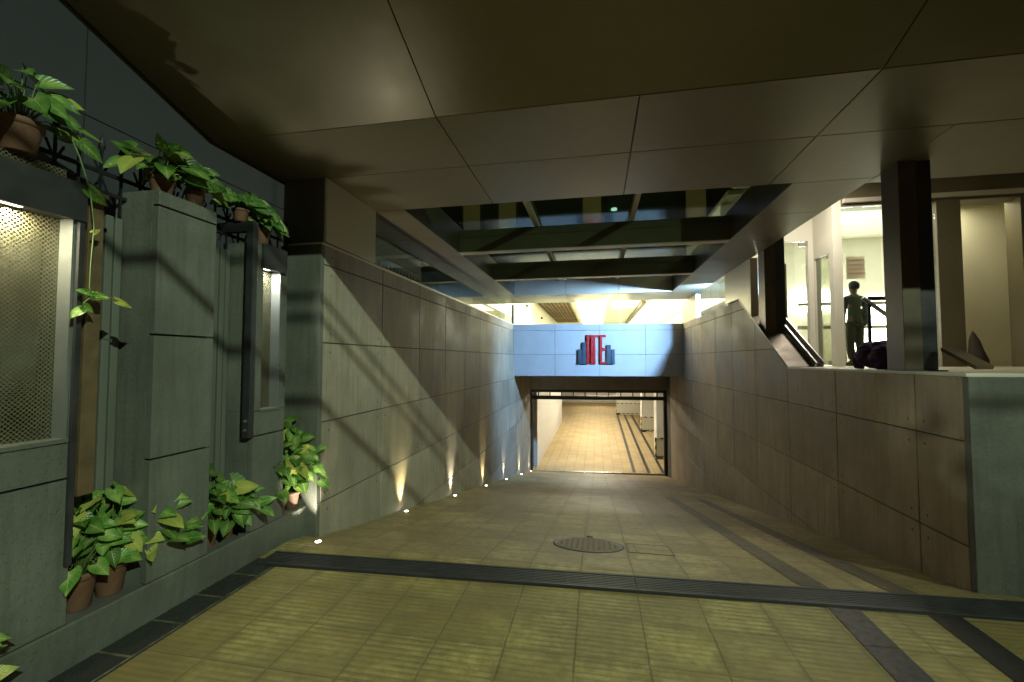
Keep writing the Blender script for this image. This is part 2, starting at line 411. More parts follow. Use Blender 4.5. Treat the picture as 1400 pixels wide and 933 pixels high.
# ------------------------------------------------------------------ ramp side walls with joints
def clip(poly, a, b, c):       # keep a*x+b*y<=c
    out = []
    for i, p in enumerate(poly):
        q = poly[(i + 1) % len(poly)]; dp, dq = a * p[0] + b * p[1] - c, a * q[0] + b * q[1] - c
        if dp <= 0: out.append(p)
        if (dp < 0 < dq) or (dq < 0 < dp):
            t = dp / (dp - dq); out.append((p[0] + t * (q[0] - p[0]), p[1] + t * (q[1] - p[1])))
    return out
def area(p): return abs(sum(p[i][0] * p[(i + 1) % len(p)][1] - p[(i + 1) % len(p)][0] * p[i][1] for i in range(len(p)))) / 2
ROWS = [1.007 + .754 * k for k in range(-6, 3)]
def clad(name, mat, xf, thick, ys, ztop, parent, planes=None):
    m = MB(); zs = [z for z in ROWS if z < ztop] + [ztop + .006]
    for y0, y1 in zip(ys, ys[1:]):
        for z0, z1 in zip(zs, zs[1:]):
            if z1 < rz_(y1) - .05 and y0 > 3.4: continue
            gp = .006
            p = [(y0 + gp, z0 + gp), (y1 - gp, z0 + gp), (y1 - gp, z1 - gp), (y0 + gp, z1 - gp)]
            for pl in (planes(y0) if planes else []): p = clip(p, *pl)
            if len(p) > 2 and area(p) > .003: m.prism(p, 0, xf, xf + thick, .002)
    return m.build(name, mat, parent)
lw = thing('ramp_side_wall', 'tall concrete panel wall down the ramp, with the row of floor uplights at its foot', 'wall', (-2.8, 3.75, 0))
ysL = [3.77] + [3.80 + 1.15 * k for k in range(1, 13)]
clad('cladding', 'conc_left', XL, -.05, ysL, 2.70, lw)
box('wall_core', 'joint', (-2.93, XL - .012, 3.765, 18.2, -3.5, 2.69), lw)
box('wall_end', 'plaster', (-3.0, XL - .002, 3.72, 3.775, -.3, 2.70), lw, .006)
box('coping', 'casing', (-2.95, XL + .006, 3.73, 13.8, 2.701, 2.725), lw, .003)

rw = thing('ramp_parapet_wall', 'concrete panel wall with a stepped sloping top, carrying the steel columns', 'wall', (2.9, 3.75, 0))
ysR = [3.77] + [4.263 + 1.245 * k for k in range(0, 11)]; YF = 6.753; SL = (2.70 - 1.475) / (8.80 - YF)
def rp(y0):
    if y0 < YF - .05: return [(0, 1, 1.475)]
    return [(0, 1, 2.70), (-SL, 1, 1.475 - SL * YF)]
clad('cladding', 'conc_right', XR, .05, ysR, 2.70, rw, rp)
m = MB(); m.prism([(3.765, -3.5), (18.2, -3.5), (18.2, 2.69), (8.82, 2.69), (YF + .02, 1.465), (3.765, 1.465)], 0, XR + .012, 3.06); m.build('wall_core', 'joint', rw)
m = MB(); m.box(XR + .002, 5.8, 3.72, 3.775, -.3, 1.475, bev=.006); m.build('wall_end', 'plaster', rw)
m = MB(); m.box(XR - .004, 3.07, 3.73, YF, 1.476, 1.50, bev=.003); m.build('coping', 'casing', rw)
m = MB(); m.prism([(YF - .01, 1.478), (8.83, 2.705), (8.80, 2.735), (YF - .03, 1.505)], 0, XR - .002, 3.05); m.build('slope_flashing', 'bronze', rw)
m = MB()
for xa in (2.93, 3.03): m.prism([(YF - .05, 1.505), (8.75, 2.73), (8.70, 2.80), (YF - .12, 1.56)], 0, xa, xa + .018)
m.build('glazing_channel', 'alum', rw)

# ------------------------------------------------------------------ header across the ramp and its sign
HR = R(5.2); hy = 13.96
hd = thing('entrance_header', 'blue-lit concrete beam spanning the ramp above the shutter, with the sign on it', 'beam', (0, hy, 0), local=True, rz=HR)
xs = [-2.66, -1.28, .1, 1.5, 2.70]; zz = [1.085, 1.76, 2.515, 2.72]
m = MB()
for a, b in zip(xs, xs[1:]):
    for c, d in zip(zz, zz[1:]): m.box(a + .004, b - .004, -.05, 0, c + .004, d - .004, bev=.003)
m.build('cladding', 'conc_header', hd)
box('beam_core', m_plain('grey_joint', (.12, .12, .13), .8), (-2.65, 2.69, -.04, .5, 1.09, 2.71), hd)
sg = thing('wall_sign', 'red and slate blue letter sign shaped like towers, fixed to the blue-lit beam', 'sign', (0, hy, 0), local=True, rz=HR)
kx = .00412; kz = .00428
def sx(v): return (v - 677) * kx
def sz(v): return 1.465 + (581 - v) * kz
def bars(name, mat, lst, d0=-.115, d1=-.052):
    m = MB()
    for a, b, t, bt in lst: m.box(sx(a), sx(b), d0, d1, sz(bt), sz(t), bev=.004)
    return m.build(name, mat, sg)
for a, b, t in ((540, 569, 475), (573, 601, 423), (752, 784, 443), (787, 812, 475)):
    m = MB().box(sx(a), sx(b), -.12, -.055, sz(580), sz(t), bev=.004); m.build('tower_bar', 'blue', sg)
bars('letter_i', 'red', [(604, 622, 386, 580), (604, 648, 370, 385)])
bars('letter_t', 'red', [(636, 650, 386, 580), (654, 670, 386, 580), (650.5, 653.5, 386, 580), (649, 700, 370.5, 384.5)])
bars('letter_e', 'red', [(702, 720, 386, 566), (702, 748, 370, 385), (721, 748, 465, 481), (702, 750, 567, 580)])

# ------------------------------------------------------------------ shutter gate at the foot
gt = thing('roller_gate', 'dark steel roller shutter box and frame at the foot of the ramp', 'gate', (0, 17.5, 0), local=True, rz=R(4.5))
gz = -2.9
m = MB(); m.box(-2.72, 2.72, -.25, .35, .44, 1.35, bev=.01); m.box(-2.72, 2.72, -.265, -.25, .62, .64); m.build('shutter_box', m_plain('shutter_steel', (.32, .29, .25), .35, .7, .2, 3), gt)
for x in (-2.60, 2.52): box('jamb', 'steel', (x, x + .11, -.06, .06, gz, .43), gt, .006)
box('lintel', 'steel', (-2.49, 2.52, -.06, .06, .32, .43), gt, .005)
box('transom', 'steel', (-2.49, 2.52, -.055, .055, .04, .18), gt, .005)
for i in range(11):
    x = -2.49 + 5.01 * (i + .5) / 11; box('transom_bar', 'steel', (x - .018, x + .018, -.02, .02, .181, .319), gt)
box('threshold', 'alum', (-2.49, 2.52, -.04, .04, rz_(17.5) + .01, rz_(17.5) + .055), gt, .005)

# ------------------------------------------------------------------ basement
BZ = -2.80
sheet('basement_floor', 'base_tile', [[(-2.8, 17.5, BZ), (14, 17.5, BZ), (14, 50, BZ), (-12, 50, BZ), (-12, 31.6, BZ), (-2.8, 31.6, BZ)]])
for a in (1.42, 1.97, 2.52): sheet('dark_paving_band', 'stripe', [[(a - .05, 17.9, BZ + .004), (a + .07, 17.9, BZ + .004), (a + .30, 36.8, BZ + .004), (a + .14, 36.8, BZ + .004)]])
bs = thing('basement_shell', 'bright cream painted walls of the lit basement seen through the gate', 'building', (0, 18, 0))
box('wall', 'white', (-2.7, -2.42, 18.2, 31.5, BZ, .9), bs)
box('wall', 'white', (-12, -2.7, 31.2, 31.5, BZ, .9), bs)
box('wall', 'white', (2.95, 3.2, 18.2, 19.6, BZ, .9), bs)
box('wall', 'white', (-12, 14, 46, 46.3, BZ, .9), bs)
box('wall', 'white', (13.6, 14, 18.2, 46, BZ, .9), bs)
box('ceiling', 'white', (-12, 14, 18.2, 46, .60, .9), bs)
m = MB()
for y in (22, 29.5, 37): m.box(-12, 13.6, y, y + .3, .38, .6)
m.build('ceiling_beam', m_plain('brown_beam', (.30, .22, .15), .6), bs)  # beams darker and browner than the ceiling
for x, y, lab in ((0, 19.8, 'first basement ceiling light just inside the gate'), (0, 24.5, 'second basement ceiling light of the middle row'), (0, 28, 'third basement ceiling light of the middle row'),
                  (0, 33, 'fourth basement ceiling light, level with the end of the side wall'), (0, 40, 'farthest middle basement ceiling light'), (6, 21.5, 'basement ceiling light right of the nearest striped column'),
                  (6, 33, 'basement ceiling light between the middle and farthest columns'), (-6, 36, 'basement ceiling light beyond the end of the left side wall'), (6, 41, 'basement ceiling light behind the farthest column')):
    L = thing('basement_light', lab, 'lamp', (x, y, .55), 'basement ceiling lights', True)
    box('diffuser', 'lamp_base', (-.9, .9, -.09, .09, -.05, -.02), L); box('housing', 'white', (-.95, .95, -.13, .13, -.02, .04), L)
for i, (x0, x1, y0, y1, lab) in enumerate([(2.62, 3.9, 20.6, 21.5, 'white basement column nearest the gate, hazard stripes at its foot'),
                            (2.72, 4.0, 28.0, 29.0, 'middle white basement column with hazard-striped foot'),
                            (1.60, 3.5, 36.4, 37.4, 'farthest and widest white basement column, hazard-striped foot, end of the dark floor bands')]):
    c = thing('basement_column', lab, 'column', (x0, y0, BZ), 'hazard striped basement columns')
    box('shaft', 'white', (x0, x1, y0, y1, BZ, .6), c)
    box('bumper_block', 'cream', (x0 - .03, x1 + .03, y0 - .035, y0 - .003, BZ + .14, BZ + .86), c)
    m = MB()
    for z in (BZ + .08, BZ + .87): m.box(x0 - .05, x1 + .05, y0 - .05, y0 - .004, z, z + .055)
    m.box(x0 - .07, x0 - .03, y0 - .05, y0 + .1, BZ + .05, BZ + .93)
    m.build('hazard_edging', 'hazard', c)
    box('foot', 'steel', (x0 - .04, x0 + .24, y0 - .1, y0 - .052, BZ, BZ + .13), c)


# ------------------------------------------------------------------ canopy and its soffit
cn = thing('canopy', 'large brown panel-clad canopy roof over the ramp with an open glazed bay', 'canopy', (0, 2.96, ZS))
SG = .33
def zsl(y): return ZS + SG * (2.96 - y)
xs = [-3.03, -1.13, 1.72, 4.6, 6.5]
g_ = .0045
m = MB()
for a, b in zip(xs, xs[1:]):      # sloped front panels
    for y0, y1 in ((1.66, 2.96),):
        p = [(a + g_, y0), (b - g_, y0), (b - g_, y1 - g_), (a + g_, y1 - g_)]
        t = bmesh.new(); V = []
        for dz in (0, .02): V.append([t.verts.new((q[0], q[1], zsl(q[1]) + dz)) for q in p])
        t.faces.new(V[0][::-1]); t.faces.new(V[1])
        for i in range(4): t.faces.new((V[0][i], V[0][(i + 1) % 4], V[1][(i + 1) % 4], V[1][i]))
        m.merge(t)
m.build('sloped_soffit', 'soffit', cn)
m = MB()
xs2 = [-3.03, -1.13, .3, 1.72, 3.15, 4.6, 6.5]
def cells(xs_, ys_):
    for a, b in zip(xs_, xs_[1:]):
        for c, d in zip(ys_, ys_[1:]): m.box(a + g_, b - g_, c + g_, d - g_, ZS, ZS + .02, bev=.002)
cells(xs2, [2.96, 3.78])
cells([-3.03, -1.13, .3, 1.72, 2.66], [3.78, 4.76]); cells([2.66, 4.6, 6.5], [3.78, 4.86])
cells([-3.03, -2.56, -2.2], [4.76, 6.0, 7.2, 8.4, 9.6, 10.8, 11.86]); cells([1.94, 2.66], [4.76, 5.75, 7.0, 8.2, 9.4, 10.6, 11.86])
cells([-3.03, -2.2, -.8, .6, 1.94, 2.66], [11.86, 13.5])
m.build('soffit_panel', 'soffit', cn)
m = MB()   # dark backing above the joints, butting round the open bay
m.box(-3.03, 6.5, 2.97, 4.75, ZS + .022, ZS + .4); m.box(-3.03, -2.215, 4.75, 11.87, ZS + .022, ZS + .4); m.box(1.955, 2.66, 4.75, 11.87, ZS + .022, ZS + .4)
m.box(-3.03, 2.66, 11.87, 13.5, ZS + .022, ZS + .4)
m.build('roof_deck', 'joint', cn)
m = MB(); m.prism([(1.64, zsl(1.64) + .03), (2.97, ZS + .03), (2.97, ZS + .4), (1.64, zsl(1.64) + .36)], 0, -3.04, 6.5); m.build('front_deck', 'joint', cn)
m = MB(); m.box(-2.7, 6.5, 1.61, 1.64, zsl(1.64) - .01, zsl(1.64) + .38); m.build('front_fascia', 'soffit_dark', cn)
m = MB(); m.box(-3.06, -3.036, 2.96, 12, ZS - .01, ZS + .42)
m.prism([(1.60, zsl(1.6) - .01), (2.96, ZS - .01), (2.96, ZS + .42), (1.60, zsl(1.6) + .42)], 0, -3.06, -3.036); m.build('side_fascia', 'soffit_dark', cn)
m = MB(); m.box(-2.214, -2.2, 4.765, 11.85, ZS + .001, ZS + .44); m.box(1.94, 1.954, 4.765, 11.85, ZS + .001, ZS + .44); m.box(-2.2, 1.94, 4.762, 4.776, ZS + .021, ZS + .44)
m.build('bay_lining', 'soffit_dark', cn)
for y in (6.85, 9.35):
    m = MB(); m.box(-2.199, 1.939, y, y + .15, ZS + .004, ZS + .36, bev=.004); m.box(-2.199, 1.939, y - .012, y - .002, ZS + .24, ZS + .27); m.build('cross_beam', 'beam', cn)
    box('beam_trim', 'casing', (-2.198, 1.938, y - .006, y + .156, ZS - .012, ZS + .003), cn)
m = MB()
for a, b in zip([-2.199, -.8, .6, 1.939], [-.8, .6, 1.939]): m.box(a + .005, b - .005, 11.80, 11.855, ZS - .002, ZS + .50, bev=.003)
m.build('end_beam', 'casing', cn)
for x in (-.92, .55):
    m = MB(); m.box(x - .035, x + .035, 4.78, 11.79, ZS + .365, ZS + .45); m.build('glazing_bar', 'casing', cn)
m = MB()
for a, b in zip([-2.3, -.92, .55, 2.0], [-.92, .55, 2.0]): m.box(a, b, 4.70, 11.9, ZS + .455, ZS + .467)
m.build('roof_glass', 'glass_roof', cn)
# clad bulkhead box under the soffit; lit side and shaded front put into colours
m = MB(); m.box(-3.0, XL - .004, 3.755, 3.78, 2.735, ZS - .004, bev=.003); m.build('bulkhead_front', 'soffit_dark', cn)
m = MB(); m.box(XL - .003, XL + .02, 3.76, 4.72, 2.735, ZS - .004, bev=.003); m.build('bulkhead_side', 'casing', cn)
box('bulkhead_core', 'joint', (-2.98, XL - .006, 3.79, 4.70, 2.73, ZS - .002), cn)
m = MB(); m.box(2.66, 6.5, 4.87, 4.95, ZS + .02, ZS + .34, bev=.004); m.build('rear_fascia', 'soffit', cn)
# casing piers above the right wall
m = MB(); m.box(XR, 2.74, 12.35, 14.3, 2.70, ZS - .004, bev=.004); m.build('casing_pier', 'casing', cn)
m = MB(); m.prism([(8.15, 2.30), (8.80, 2.735), (9.68, 2.735), (9.68, ZS - .004), (8.15, ZS - .004)], 0, XR, 2.74, .003); m.build('casing_pier', 'casing', cn)

# steel columns on the right wall
def column(loc, label, w_, d_):
    c = thing('steel_column', label, 'column', loc, 'steel columns on the parapet wall', True)
    h = 5.0 - loc[2]
    box('near_flange', 'bronze', (0, w_ * .52, 0, d_, .012, h), c, .004)
    box('far_flange', 'steel', (w_ * .522, w_, .03, d_ - .01, .012, h), c, .004)
    box('base_plate', 'steel', (-.01, w_ + .03, -.03, d_ + .03, 0, .011), c)
column((2.64, 4.40, 1.50), 'front steel column, the wide dark one standing beside the purple bundle', .27, .24)
column((2.66, 7.62, 1.985), 'rear steel column rising from the sloping part of the parapet', .31, .27)

# ------------------------------------------------------------------ glazing
gl = thing('side_glass_screen', 'strip of clear glass panes standing along the top of the uplit ramp wall', 'glazing', (XL, 4.8, 2.73))
ys = [4.74 + 1.12 * k for k in range(9)]
for a, b in zip(ys, ys[1:]): box('pane', 'glass', (XL - .06, XL - .048, a + .004, b - .004, 2.728, ZS - .004), gl)
box('end_post', 'steel', (XL - .07, XL - .02, 13.70, 13.80, 2.728, ZS - .004), gl)
box('base_channel', 'alum', (XL - .08, XL - .03, 4.74, 13.69, 2.7255, 2.745), gl)
g2 = thing('terrace_window', 'blue glowing window pane between two casing piers above the parapet', 'window', (XR, 9.7, 2.73))
for a, b in ((9.69, 11.0), (11.0, 12.34)): box('pane', 'glass', (2.66, 2.672, a + .004, b - .004, 2.705, ZS - .004), g2)
g3 = thing('hall_window', 'long clear window above the blue-lit beam, looking into the bright hall', 'window', (0, hy, 2.72), local=True, rz=HR)
for a, b in zip([-2.6, -.9, .75, 2.6], [-.9, .75, 2.6]): box('pane', 'glass', (a + .004, b - .004, .10, .112, .002, 1.1), g3)

# ------------------------------------------------------------------ bright hall behind the header
H0 = 14.6
hl = thing('upper_hall', 'brightly lit cream hall with timber lattice ceiling above the blue-lit beam', 'building', (0, H0, 2.6))
box('hall_floor', 'cream', (-3.1, 5.2, H0, 40, 2.4, 2.55), hl)
box('hall_ceiling', 'white', (-3.1, 5.2, H0, 40, 4.62, 4.8), hl)
box('hall_wall', 'white', (-3.2, -3.05, H0, 40, 2.55, 4.62), hl)
box('hall_wall', 'white', (5.2, 5.35, H0, 40, 2.55, 4.62), hl)
box('hall_wall', 'cream', (-3.1, 5.2, 40, 40.2, 2.55, 4.8), hl)
for x0, x1, y0, y1 in ((-1.05, .55, 15.0, 38), (.9, 2.2, 17.0, 26), (2.7, 5.0, 15.0, 38), (-2.9, -1.2, 15.0, 20.8)):
    box('ceiling_glow', 'hall_glow', (x0, x1, y0, y1, 4.585, 4.61), hl)  # added glowing panels that overexpose the hall
m = MB()
for i in range(9):
    x = -2.95 + i * .2; m.box(x, x + .045, 21.5, 34.5, 4.48, 4.6)
for i in range(22):
    y = 21.5 + i * .6; m.box(-2.95, -1.30, y, y + .09, 4.485, 4.595)
m.build('lattice', m_plain('timber_lattice', (.16, .10, .045), .6), hl)
box('ceiling_beam', 'olive', (2.3, 2.5, 23, 36, 4.44, 4.6), hl)
for x, y, z in ((-2.99, 19.2, 3.95), (-2.99, 24.5, 3.9)):
    m = MB(); m.lathe([(.07, 0), (.05, .08), (.0001, .1)], 12, (x, y, z)); m.build('wall_speaker', 'steel', hl)


# upper storeys of the building, seen through the roof glass
ub = thing('upper_facade', 'dark upper facade with dim tall windows seen through the glass roof bay', 'building', (0, 14.5, 5))
box('wall', m_plain('dark_render', (.045, .04, .028), .8), (-14, 14, 14.9, 15.2, 4.85, 16), ub)
mats['dim_window'] = m_emit('dim_lit_window', (.80, .62, .22), .10)
for x in (-4.6, -3.3, -.4, 2.9, 4.6):
    f = box('window_frame', 'bronze', (x - .08, x + .68, 14.84, 14.895, 5.3, 11.2), ub); MB().box(x, x + .6, 14.80, 14.838, 5.5, 11).build('window_pane', 'dim_window', f)
m = MB(); m.lathe([(.10, 0), (.09, .06), (.02, .08)], 12, (.62, 14.72, 6.55)); m.build('lamp_reflection', m_emit('cool_reflection', (.55, .95, 1.0), 3), ub)  # glowing stand-in for a lamp reflected in the roof glass

# ------------------------------------------------------------------ terrace and lobby on the right
TZ = 1.47
S(box('terrace_floor', m_plain('terrace_stone', (.42, .38, .27), .45), (3.065, 14, 3.78, 14.4, TZ - .3, TZ)))
lb = thing('lobby_building', 'lit lobby building with white walls, olive piers and glazed front beyond the terrace', 'building', (4.6, 9.6, TZ))
HZ = 5.1
box('end_wall', 'white', (2.78, 3.74, 10.4, 10.52, 4.16, HZ), lb)
m = MB(); m.box(3.741, 4.6, 10.4, 10.52, 4.16, HZ); m.box(4.50, 4.6, 10.4, 10.52, TZ, 4.159); m.build('end_wall', 'white', lb)
m = MB(); m.box(4.6, 4.72, 9.77, 10.52, 3.74, HZ); m.box(4.6, 4.72, 10.36, 10.52, TZ, 3.739); m.box(4.6, 4.76, 9.6, 9.769, TZ, HZ); m.build('side_wall', 'white', lb)
box('pier', 'olive', (6.36, 6.75, 9.58, 9.9, TZ, 4.60), lb)
box('pier', 'olive', (7.69, 14, 9.58, 9.9, TZ, 4.60), lb)
m = MB(); m.box(4.765, 14, 9.58, 9.9, 4.601, HZ); m.build('lintel', 'olive', lb)
m = MB(); m.box(4.77, 14, 9.50, 9.575, 4.66, 4.74, bev=.003); m.build('lintel_trim', 'casing', lb)
box('cream_back_wall', 'cream', (6.3, 9.1, 10.9, 11.0, TZ, HZ), lb)
box('cream_side_wall', 'cream', (6.40, 6.5, 9.91, 10.89, TZ, HZ), lb); box('cream_side_wall', 'cream', (8.9, 9.0, 9.91, 10.89, TZ, HZ), lb)
box('cream_ceiling', 'cream', (6.51, 8.89, 9.91, 10.89, 4.9, 5.0), lb)
box('skirting', 'casing', (6.51, 8.89, 10.86, 10.89, TZ, TZ + .1), lb)
box('terrace_ceiling', 'white', (2.78, 14, 4.96, 9.57, HZ + .003, HZ + .1), lb)
box('room_ceiling', 'white', (2.78, 9.5, 9.905, 14.3, HZ + .004, HZ + .1), lb)
m = MB(); m.box(2.78, 9.5, 14.2, 14.3, TZ, HZ); m.build('room_back_wall', 'white', lb)
m = MB(); m.box(9.4, 9.5, 11.01, 14.19, TZ, HZ); m.build('room_side_wall', 'white', lb)
for a, b, z0, z1 in ((4.55, 5.4, 2.3, 3.3), (5.75, 7.0, 3.05, 3.6), (6.9, 7.3, 1.9, 3.2), (7.6, 8.5, 2.1, 3.3)):
    box('lit_display', 'lamp_warm', (a, b, 14.12, 14.19, z0, z1), lb)
for x, y in ((4.2, 12.2), (6.2, 12.2), (8.0, 12.4)): box('ceiling_lamp', 'lamp_white', (x - .5, x + .5, y - .3, y + .3, HZ - .03, HZ - .005), lb)
m = MB(); m.box(5.2, 9.3, 12.6, 12.7, 3.0, 3.08); m.box(6.2, 6.28, 12.6, 12.7, TZ, 2.99); m.box(5.3, 7.9, 12.95, 13.2, 2.42, 2.5); m.build('interior_rail', 'olive', lb)
box('bounce_panel', 'white', (3.6, 3.65, 10.56, 13.8, 2.5, 3.9), lb)  # added white panel that catches blue light behind the terrace window
light('blue_panel_fill', 'AREA', (3.0, 11.4, 3.34), 60, (.36, .60, 1.0), (3.6, 11.6, 3.0), .3)  # added blue fill aimed at the panel
# doors and shopfront glass
dd = thing('glass_door', 'tall glass door with long vertical steel pull bars beside the rear steel column', 'door', (3.74, 10.44, TZ))
box('leaf', 'glass', (3.75, 4.49, 10.44, 10.452, TZ + .02, 4.15), dd)
for dx, y, z0, z1 in ((3.99, 10.37, 2.75, 3.70), (4.09, 10.50, 2.05, 3.70)): MB().tube([(dx, y, z0), (dx, y, z1)], .018).build('pull_bar', 'bronze', dd, True)
for z in (TZ + .02, 4.05): box('patch_fitting', 'alum', (4.34, 4.49, 10.425, 10.468, z, z + .09), dd)
d2 = thing('glass_side_door', 'narrow green-tinted glass door in the white return wall', 'door', (4.6, 9.8, TZ))
box('leaf', m_glass('green_glass', (.62, .68, .58), .12), (4.63, 4.642, 9.78, 10.35, TZ + .02, 3.72), d2)
box('patch_fitting', 'alum', (4.615, 4.657, 9.79, 9.93, 3.63, 3.72), d2); box('patch_fitting', 'alum', (4.615, 4.657, 9.79, 9.93, TZ + .02, TZ + .1), d2)
M = Mat('notice_paper', (.72, .58, .52), .6); tl = M.nt.nodes.new('ShaderNodeBsdfTranslucent'); tl.inputs[0].default_value = (.8, .72, .66, 1)
M.nt.links.new(tl.outputs[0], M.out.inputs[0]); paper = M.m
d3 = thing('shopfront_glazing', 'two tall frameless glass panes of the lobby front, the person behind them', 'glazing', (4.8, 9.62, TZ))
box('pane', 'glass', (4.77, 5.445, 9.62, 9.632, TZ + .01, 4.595), d3); box('pane', 'glass', (5.46, 6.35, 9.62, 9.632, TZ + .01, 4.595), d3)
m = MB()
for i in range(4): m.box(4.86 + .0 * i, 5.14, 9.640, 9.644, 3.52 - i * .085, 3.565 - i * .085)
m.box(4.84, 5.16, 9.634, 9.637, 3.18, 3.62); m.build('notice', paper, d3)
wl = thing('wall_washer_lamp', 'small lit downlight low on the cream wall inside the right-hand opening', 'lamp', (6.96, 10.80, 2.36))
m = MB(); m.box(6.89, 7.03, 10.80, 10.888, 2.36, 2.40, bev=.005); m.build('hood', 'alum', wl)
box('lens', 'lens', (6.91, 7.01, 10.81, 10.88, 2.352, 2.3585), wl)
light('terrace_fill', 'AREA', (3.9, 8.6, 5.06), 95, (1, .92, .74), (3.9, 8.8, 1), .6)  # added fill without a fixture, brightening the white terrace walls
light('washer', 'SPOT', (6.96, 10.83, 2.34), 5, (1, .93, .7), (7.0, 10.9, 1.9), .02, 110, .9)
light('cream_room', 'AREA', (7.25, 10.3, 4.8), 24, (1, .93, .62), (7.25, 10.5, 1), .8)

# ------------------------------------------------------------------ boundary wall on the left
XP = -2.67
bw = thing('boundary_wall', 'low-lit plastered boundary wall of pillars, fluted bays and perforated light niches', 'wall', (-2.8, 2, 0))
S_ = [(.97), (1.74)]
def pillar(y0, y1, ztop, cuts, opening=None):
    zs = [.245] + cuts + [ztop]
    m = MB()
    for a, b in zip(zs, zs[1:]):
        if opening:
            oy0, oy1, oz0, oz1 = opening
            lo, hi = max(a, oz0), min(b, oz1)
            if hi > lo:
                if a < oz0: m.box(-2.715, XP, y0, y1, a + .006, oz0, bev=.003)
                if b > oz1: m.box(-2.715, XP, y0, y1, oz1, b - .006, bev=.003)
                if oy0 - y0 > .02: m.box(-2.715, XP, y0, oy0 - .001, lo + .001, hi - .001)
                if y1 - oy1 > .02: m.box(-2.715, XP, oy1 + .001, y1, lo + .001, hi - .001)
                continue
        m.box(-2.715, XP, y0, y1, a + .006, b - .006, bev=.003)
    if not opening:
        m.box(-3.0, -2.718, y0, y1, .2, ztop - .002)
    else:
        m.box(-3.0, -2.90, y0, y1, .2, ztop - .002)
        m.box(-2.899, -2.718, y0, y1, .2, opening[2] - .002)
        m.box(-2.899, -2.718, y0, y1, opening[3] + .002, ztop - .002)
        m.box(-2.899, -2.718, y0, opening[0] - .002, opening[2], opening[3])
        m.box(-2.899, -2.718, opening[1] + .002, y1, opening[2], opening[3])
    return m.build('pillar', 'plaster', bw)
pillar(-1.5, 1.83, 2.53, [.99, 1.19], (1.50, 1.80, 1.19, 2.36))
pillar(2.235, 2.66, 2.665, [.99, 1.755, 2.565])
pillar(3.05, 3.40, 2.55, [.99, 1.19], (3.12, 3.33, 1.19, 2.38))
m = MB(); m.box(-2.995, -2.716, -1.5, 3.72, .0, .19); m.build('footing', 'joint', bw)
lg = thing('planter_kerb', 'long plastered kerb ledge along the foot of the boundary wall with pots on it', 'kerb', (-2.7, 2, 0))
m = MB(); m.prism([(-3.0, -.05), (-2.695, -.05), (-2.665, .235), (-2.672, .243), (-3.0, .243)], 1, -3, 3.715); m.build('ledge', 'plaster', lg)
# fluted bays
def flutes(y0, y1):
    m = MB(); y = y0; i = 0
    while y < y1 - .02:
        wd = .055; y2 = min(y + wd, y1); m.box(-2.921, -2.912 + (.004 if i % 2 else 0), y + .007, y2 - .007, .244, 2.48, bev=.003); y = y2; i += 1
    m.build('fluted_panel', 'flute', bw)
    box('panel_backing', 'joint', (-3.0, -2.922, y0, y1, .244, 2.47), bw)
flutes(1.835, 2.23); flutes(2.665, 3.045); flutes(3.405, 3.715)
def niche(y0, y1, z0, z1, power, color, stile_and_gap_shade):
    n = thing('light_niche', '', 'wall light', (XP, y0, z0), 'perforated light niches in the boundary wall')
    box('perforated_sheet', 'perf_y', (-2.762, -2.760, y0, y1, z0 + .001, z1), n)
    box('reveal', 'reveal', (-2.758, XP - .002, y1 - .012, y1 - .001, z0 + .002, z1 - .002), n)
    box('sill', 'plaster', (-2.758, XP + .012, y0 + .001, y1 - .001, z0 - .012, z0 + .008), n)
    m = MB(); m.box(XP + .003, XP + .03, y0 - .03, y1 + .03, z1 - .035, z1 + .165, bev=.003)
    m.build('top_band', 'steel', n)
    box('lamp_tray', 'steel', (-2.757, XP - .004, y0 + .02, y1 - .02, z1 - .025, z1 - .003), n)
    box('lamp_strip', m_emit('niche_lamp', color, 5), (-2.705, XP - .012, y0 + .012, y0 + .09, z1 - .033, z1 - .026), n)
    light('niche_light', 'AREA', (-2.715, y0 + .07, z1 - .04), power * 3.2, color, (-2.765, (y0 + y1) / 2, z0 + .4), .07)
    return n
n1 = niche(1.50, 1.80, 1.19, 2.36, 3.0, (1, .95, .62), True)
n1['label'] = 'lit perforated metal niche in the nearest pillar, largest light on the wall'
m = MB(); m.box(XP + .003, XP + .035, 1.40, 1.469, .6, 2.53, bev=.003); m.box(XP + .003, XP + .022, 1.804, 1.828, .55, 2.32); m.build('stile_and_gap_shade', 'steel', n1)  # second narrow strip is dark colour standing in for the shaded gap
m = MB(); m.box(-2.80, -2.795, 1.2, 1.83, 2.535, 2.62); m.build('top_mesh', 'perf_y', n1)
n2 = niche(3.12, 3.33, 1.19, 2.38, 2.2, (.95, 1, .88), True)
n2['label'] = 'slim lit perforated niche between the steel bracket and the ramp wall end'
# steel bracket frame in front of niche two
br = thing('steel_bracket', 'dark bolted steel upright with a top arm in front of the slim light niche', 'bracket', (-2.7, 2.98, 1.0))
m = MB(); m.box(-2.715, -2.655, 2.985, 3.04, .99, 2.70, bev=.004); m.build('upright', 'steel', br)
m = MB(); m.box(-3.0, -2.716, 2.985, 3.035, 2.62, 2.70, bev=.004); m.build('arm', 'steel', br)
for z in (1.05, 1.12): 
    m = MB(); m.tube([(-2.686, 2.976, z), (-2.686, 2.984, z)], .012, 10); m.build('bolt', 'alum', br)
tp = thing('timber_post', 'brown weathered timber post hanging between the near niche and the fluted bay', 'post', (-2.73, 1.9, .9))
m = MB(); m.box(-2.80, -2.68, 1.865, 1.94, .88, 2.49, bev=.004); m.build('shaft', 'timber', tp)
m = MB(); m.box(-2.82, -2.665, 1.855, 1.95, 2.491, 2.515, bev=.003); m.build('cap', 'bronze', tp)

